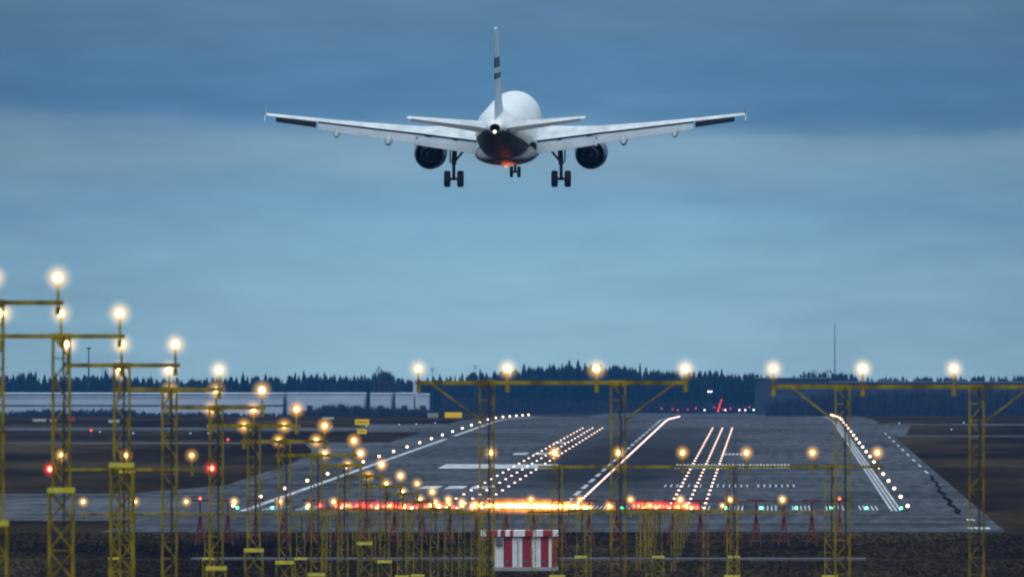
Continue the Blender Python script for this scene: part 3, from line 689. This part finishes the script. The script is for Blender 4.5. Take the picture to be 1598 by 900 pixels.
for i in range(5200):
    px = rnd.uniform(-60, 1680)
    D = rnd.uniform(3380, 3560) if px < 690 else rnd.uniform(3700, 3880) if px > 1195 else rnd.uniform(4225, 4310); X = (px - 1200) / FPX * D; z = gz(D)
    if px < 690: top = interp(px, [(-60, 645), (30, 643), (60, 639), (110, 640), (150, 640), (180, 636), (230, 645), (330, 645), (420, 648), (480, 640), (520, 630), (560, 634), (640, 637), (690, 640)]) + rnd.uniform(-5, 12)
    else: top = interp(px, [(690, 615), (800, 620), (1000, 622), (1170, 628), (1300, 612), (1500, 606), (1680, 604)]) + rnd.uniform(-6, 22)
    h = max(.8, (17 - (top - 506) * D / FPX) - z); q = rnd.uniform(.5, 1.3)
    for k in range(7):
        a = rnd.uniform(0, 6.28); w = rnd.uniform(.08, .28) * q; tx, ty = math.cos(a) * h * .16, math.sin(a) * h * .16; f = rnd.uniform(.5, 1)
        sb.add([(X - w, D, z - .2), (X + w, D, z - .2), (X + tx + w, D + ty, z + h * f * .7), (X + tx * 1.3, D + ty, z + h * f)], [(0, 1, 2, 3)])
me = bpy.data.meshes.new('thicket'); me.from_pydata(sb.v, [], sb.f); me.materials.append(M['twig'])
tag(put('thicket', me), 'leafless dark undergrowth along the far edge of the field', 'undergrowth', kind='stuff')
gb = MB()                             # rough grass before the runway
for i in range(12000):
    X = rnd.uniform(-62, 24); Y = rnd.uniform(800, 1000)
    if abs(Y - 888) < 4 or (abs(X + 17) < 3.3 and 845 < Y < 856): continue
    h = rnd.uniform(.03, .13) * (1.6 if rnd.random() < .05 else 1); w = rnd.uniform(.1, .5)
    gb.add([(X - w, Y, -.2), (X + w, Y, -.2), (X + rnd.uniform(-.1, .1), Y, h * 1.0)], [(0, 1, 2)])
me = bpy.data.meshes.new('rough_grass'); me.from_pydata(gb.v, [], gb.f); me.materials.append(M['ground'])
tag(put('rough_grass', me), 'rough dry grass on the dark ground before the runway', 'grass', kind='stuff')

# ------------------------------------------------------------------ airliner
air = thing('airliner', (0, 0, 0), 'white twin-engine airliner landing with gear and flaps down, seen from behind', 'airliner')
def ring(y, w, zt, zb, n=36, p=2.0):
    cz, h = (zt + zb) / 2, (zt - zb) / 2
    return [(w * math.cos(2 * math.pi * i / n), y, cz + h * math.sin(2 * math.pi * i / n)) for i in range(n)]
fus = [(17.72, .05, 3.86, 3.74), (17.55, .42, 4.18, 3.4), (17.2, .75, 4.42, 3.12), (16.6, 1.12, 4.8, 2.82), (16.0, 1.36, 5.2, 2.62), (15.2, 1.6, 5.68, 2.42), (14.2, 1.8, 6.0, 2.27), (12.8, 1.93, 6.2, 2.16), (11, 1.975, 6.27, 2.13),
       (7, 1.975, 6.27, 2.13), (2, 1.975, 6.27, 2.13), (-4, 1.975, 6.27, 2.13), (-6, 1.97, 6.27, 2.22), (-8, 1.91, 6.27, 2.5), (-10, 1.79, 6.25, 2.88), (-12, 1.6, 6.21, 3.28), (-14, 1.34, 6.13, 3.7), (-16, 1.02, 6.0, 4.15), (-17.6, .76, 5.86, 4.52), (-18.8, .54, 5.7, 4.82), (-19.6, .36, 5.56, 5.0)]
b = MB(); b.loft([ring(*f) for f in fus], True, False); body = b.build('fuselage', 'white_paint', air, True)
b = MB(); b.loft([ring(-19.62, .36, 5.56, 5.0, 24), ring(-19.9, .31, 5.55, 5.02, 24)], False, False); b.loft([ring(-19.9, .31, 5.55, 5.02, 24), ring(-19.9, .26, 5.5, 5.08, 24), ring(-19.3, .22, 5.46, 5.1, 24)], False, True); b.build('exhaust_cone', 'soot_and_shade', air, True)
b = MB(); b.lathe([(.06, -.08), (.12, 0), (.1, .1), (.03, .14)], (0, -19.93, 5.02), 'y', 10); b.build('tail_light', 'lamp_tail', air, True)
# belly: darker lower lobe of the rear body and the wing fairing
def belly(y, w, zb, a0=200, a1=340, off=.006, cz=4.2, hh=None, n=22):
    return None
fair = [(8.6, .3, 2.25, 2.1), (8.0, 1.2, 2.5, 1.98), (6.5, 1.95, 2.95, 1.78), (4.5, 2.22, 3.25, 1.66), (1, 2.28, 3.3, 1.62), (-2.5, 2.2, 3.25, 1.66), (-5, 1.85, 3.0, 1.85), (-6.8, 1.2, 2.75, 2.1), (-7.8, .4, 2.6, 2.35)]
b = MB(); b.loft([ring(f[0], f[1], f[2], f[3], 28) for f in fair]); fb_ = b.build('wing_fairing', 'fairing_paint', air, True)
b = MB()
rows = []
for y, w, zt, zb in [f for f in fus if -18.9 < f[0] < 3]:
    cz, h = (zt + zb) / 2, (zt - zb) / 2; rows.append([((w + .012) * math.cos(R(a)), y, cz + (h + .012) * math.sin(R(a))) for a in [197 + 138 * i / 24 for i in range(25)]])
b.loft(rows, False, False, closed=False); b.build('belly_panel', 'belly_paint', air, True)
# wings
AF = [(1, .0), (.78, .035), (.55, .067), (.3, .080), (.12, .066), (.03, .034), (0, 0), (.03, -.020), (.12, -.034), (.3, -.040), (.55, -.034), (.78, -.018), (1, -.012)]
def foil(x, yle, c, zte, th=1.0, inc=None):
    return [(x, yle - c * u, zte + (1 - u) * c * (inc if inc is not None else interp(x, [(0, .04), (2, .035), (6, .0), (8, -.012), (17, -.008)])) + v * c * th) for u, v in AF]
def wz(x): return 3.35 + (x - 2) * .127
WS = [(0.0, 6.9, 7.7, 3.15, 1.45), (2.0, 5.75, 6.65, wz(2), 1.3), (4.2, 4.6, 5.4, wz(4.2), 1.15), (6.4, 3.45, 4.2, wz(6.4), 1.0), (10, 1.55, 3.12, wz(10), .95), (13.4, -.25, 2.15, wz(13.4) + .03, .9), (16.3, -1.8, 1.55, wz(16.3) + .05, 1), (16.95, -2.2, 1.35, wz(16.95) + .06, 1)]
def hinge(x):
    for a, c in zip(WS, WS[1:]):
        if x <= c[0]:
            f = (x - a[0]) / (c[0] - a[0]); return (a[1] - a[2]) * (1 - f) + (c[1] - c[2]) * f, a[3] * (1 - f) + c[3] * f
    return WS[-1][1] - WS[-1][2], WS[-1][3]
def surface(x0, x1, c0, c1, ang, drop, gap, m, name, th=.09, n=5):
    out = []
    for s in (-1, 1):
        b = MB(); rings = []
        for i in range(n + 1):
            f = i / n; x = x0 + (x1 - x0) * f; c = c0 + (c1 - c0) * f; hy, hz = hinge(x); ca, sa = math.cos(R(ang)), math.sin(R(ang)); r = []
            for u, v in [(0, .0), (.08, .5), (.35, .75), (1, .06), (1, -.06), (.35, -.45), (.08, -.4)]:
                yy, zz = -u * c, v * th * c; r.append((s * x, hy - gap + yy * ca + zz * sa * -1, hz - drop + yy * sa + zz * ca))
            rings.append(r)
        b.loft(rings); out.append(b.build(name, m, air, True))
    return out
for s in (-1, 1):
    b = MB(); b.loft([[(s * p[0], p[1], p[2]) for p in foil(*w)] for w in WS]); b.build('wing', 'wing_paint', air, True)
    # wingtip fence
    b = MB(); x = s * 17.0; z = wz(17) + .1
    b.add([(x, -2.3, z + .05), (x, -3.7, z + .42), (x, -3.95, z + .42), (x, -3.6, z), (x, -3.8, z - .42), (x, -3.5, z - .42), (x + .05 * s, -2.3, z + .05), (x + .05 * s, -3.7, z + .42), (x + .05 * s, -3.95, z + .42), (x + .05 * s, -3.6, z), (x + .05 * s, -3.8, z - .42), (x + .05 * s, -3.5, z - .42)],
          [(0, 1, 2, 3, 4, 5), (11, 10, 9, 8, 7, 6), (0, 6, 7, 1), (1, 7, 8, 2), (2, 8, 9, 3), (3, 9, 10, 4), (4, 10, 11, 5), (5, 11, 6, 0)]); b.build('wingtip_fence', 'white_paint', air)
surface(2.15, 6.3, 1.2, 1.05, 36, .20, .08, 'grey_paint', 'flap')
surface(6.45, 13.3, 1.0, .66, 36, .15, .07, 'grey_paint', 'flap')
surface(13.45, 16.25, .62, .50, 38, .05, .02, 'soot_and_shade', 'aileron', .12)  # black colour stands in for the shaded aileron underside
surface(2.15, 13.3, .16, .12, 70, .0, .0, 'soot_and_shade', 'flap_cove_shade', .5)  # painted shade: dark strip below the trailing edge, ahead of the flaps
for x, ln, r_ in ((6.35, 2.6, .22), (8.35, 3.2, .29), (12.0, 2.7, .24)):
    for s in (-1, 1):
        hy, hz = hinge(x); b = MB(); rings = []
        for f, rr in ((0, .03), (.08, .5), (.25, .85), (.5, 1), (.75, .85), (.92, .5), (1, .08)):
            y = hy + 1.3 - ln * f; z = hz - .30 - .22 * r_ / .2 - (max(0, f - .45) * .55)
            rings.append([(s * x + r_ * rr * math.cos(a), y, z + r_ * 1.25 * rr * math.sin(a)) for a in [2 * math.pi * k / 12 for k in range(12)]])
        b.loft(rings); b.build('flap_fairing', 'grey_paint', air, True)
# tailplane and fin
for s in (-1, 1):
    b = MB(); b.loft([[(s * p[0], p[1], p[2]) for p in foil(x, yl, c, z, 1.0, -.01)] for x, yl, c, z in ((.3, -13.3, 4.3, 5.12), (1.0, -13.7, 3.95, 5.2), (6.1, -16.5, 1.5, 5.84), (6.22, -16.75, 1.15, 5.86))]); b.build('tailplane', 'wing_paint', air, True)
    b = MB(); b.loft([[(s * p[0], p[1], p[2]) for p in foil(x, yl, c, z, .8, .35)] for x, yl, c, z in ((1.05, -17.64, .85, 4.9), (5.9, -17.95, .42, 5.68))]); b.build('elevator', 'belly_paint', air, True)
def fin_ring(z, yl, c, th, off=0):
    return [(v * c * th * (1.45 if v > 0 else 2.6) + (off if v > 0 else -off if v < 0 else 0), yl + off - u * (c + 2 * off), z) for u, v in AF]
FZ = [(5.7, -9.6, 8.7), (6.2, -11.3, 7.0), (6.7, -12.2, 6.0), (9.0, -14.1, 4.75), (12.0, -16.55, 3.0), (12.15, -16.9, 2.55)]
def fin_at(z):
    return interp(z, [(a, c) for a, c, d in FZ]), interp(z, [(a, d) for a, c, d in FZ])
b = MB(); b.loft([fin_ring(z, yl, c, .38) for z, yl, c in FZ]); b.build('fin', 'fin_paint', air, True)
for za, zb in ((9.4, 10.1), (8.6, 9.0)):
    b = MB(); b.loft([fin_ring(z, *fin_at(z), .38, .012) for z in (za, zb)]); b.build('fin_marking', 'navy', air, True)
# engines
for s in (-1, 1):
    x, z0 = s * 5.75, 2.12
    b = MB().use('nacelle_paint'); b.lathe([(.80, 6.9), (.86, 7.5), (.96, 7.68), (1.06, 7.5), (1.15, 6.9), (1.18, 5.9), (1.14, 4.9), (1.0, 3.75), (.97, 3.75), (1.0, 4.6), (1.0, 5.4)], (x, 0, z0), 'y', 32, False)
    b.use('soot_and_shade'); b.lathe([(1.0, 5.4), (.02, 5.42)], (x, 0, z0), 'y', 32, False); b.lathe([(.80, 6.9), (.02, 6.95)], (x, 0, z0), 'y', 32, False)
    e_ = b.build('engine', None, air, True)
    b = MB(); b.lathe([(.70, 5.3), (.68, 4.4), (.52, 2.95), (.49, 2.95), (.5, 3.5), (.30, 3.5), (.28, 3.1), (.04, 2.35)], (x, 0, z0), 'y', 24, False); b.build('exhaust_nozzle', 'gear_metal', e_, True)
    b = MB(); b.loft([[(x - .16, y, za), (x + .16, y, za), (x + .16, y, zb), (x - .16, y, zb)] for y, za, zb in ((6.6, z0 + .95, z0 + 1.2), (4.2, z0 + .9, z0 + 1.75), (2.2, z0 + .75, z0 + 1.9), (.6, z0 + 1.2, z0 + 1.8))]); b.build('pylon', 'grey_paint', air)
# landing gear
def wheel(parent, x, y, z, r, w, n=22):
    b = MB().use('rubber'); b.lathe([(r * .62, -w * .5), (r * .9, -w * .5), (r, -w * .32), (r, w * .32), (r * .9, w * .5), (r * .62, w * .5)], (x, y, z), 'x', n, False)
    b.use('gear_metal'); b.lathe([(r * .62, -w * .5), (r * .5, -w * .3), (.05, -w * .3)], (x, y, z), 'x', n, False); b.lathe([(r * .62, w * .5), (r * .5, w * .3), (.05, w * .3)], (x, y, z), 'x', n, False)
    b.build('wheel', None, parent, True)
for s in (-1, 1):
    x = s * 3.82
    b = MB(); b.bar((x, 0, .56), (x, .02, 1.7), .12, 12); b.bar((x, .02, 1.6), (x - s * .12, .1, 3.4), .19, 12); b.bar((x - .36, 0, .58), (x + .36, 0, .58), .10, 10)
    b.bar((x, .05, 1.75), (x - s * 1.15, .1, 3.1), .085, 8); b.bar((x, -.2, .75), (x, -.38, 1.2), .05, 6); b.bar((x, -.38, 1.2), (x, -.12, 1.65), .05, 6)
    g = b.build('main_gear', 'gear_metal', air, True)
    for k in (-1, 1): wheel(g, x + k * .47, 0, .585, .585, .44)
    b = MB(); b.box((x + s * .24, -.5, 1.75), (x + s * .29, .75, 3.3)); b.build('gear_door', 'belly_paint', g)
b = MB(); b.bar((0, 12.64, .36), (0, 12.7, 2.3), .10, 10); b.bar((-.28, 12.64, .36), (.28, 12.64, .36), .08, 8); b.bar((0, 12.6, 1.35), (0, 13.7, 2.3), .05, 6)
g = b.build('nose_gear', 'gear_metal', air, True)
for k in (-1, 1): wheel(g, k * .27, 12.64, .36, .40, .24, 18)
for s in (-1, 1):
    b = MB(); b.box((s * .35 - .02, 12.2, 1.6), (s * .35 + .02, 13.9, 2.25)); b.build('gear_door', 'white_paint', g)
# lower anti-collision beacon and the light it throws on the belly
b = MB(); b.lathe([(.09, 0), (.08, -.08), (.04, -.12)], (0, -2.6, 1.66), 'z', 12); bc = b.build('beacon', 'lamp_beacon', air, True)
bl_d = bpy.data.lights.new('beacon_light', 'POINT'); bl_d.energy = 85; bl_d.color = (1, .16, .03); bl_d.shadow_soft_size = .5
bl_o = bpy.data.objects.new('beacon_light', bl_d); C.collection.objects.link(bl_o); bl_o.parent = bc; bl_o.location = (0.25, -3.9, 1.25)
for s in (-1, 1):
    b = MB(); b.lathe([(.10, 0), (.09, -.07), (.03, -.1)], (s * 17.0, -2.4, wz(17) + .1), 'z', 8)
AX = (792 - 1200) / FPX * 872
air.location = (AX, 872, 17 + (506 - 292) / FPX * 872)
air.rotation_mode = 'XYZ'; air.rotation_euler = (R(4.0), 0, R(-1.3))

# ------------------------------------------------------------------ haze
b = MB(); b.box((-1700, -500, -17), (1700, 6700, 75)); hz = b.build('haze', 'white_paint')
hm_ = bpy.data.materials.new('haze'); hm_.use_nodes = True; n = hm_.node_tree.nodes; n.clear()
o = n.new('ShaderNodeOutputMaterial'); v = n.new('ShaderNodeVolumePrincipled'); v.inputs['Density'].default_value = 4.4e-5; v.inputs['Color'].default_value = (.09, .37, .92, 1); v.inputs['Anisotropy'].default_value = .2
hm_.node_tree.links.new(v.outputs[0], o.inputs[1]); hz.data.materials.clear(); hz.data.materials.append(hm_)
tag(hz, 'thin blue dusk haze over the airfield', kind='stuff')
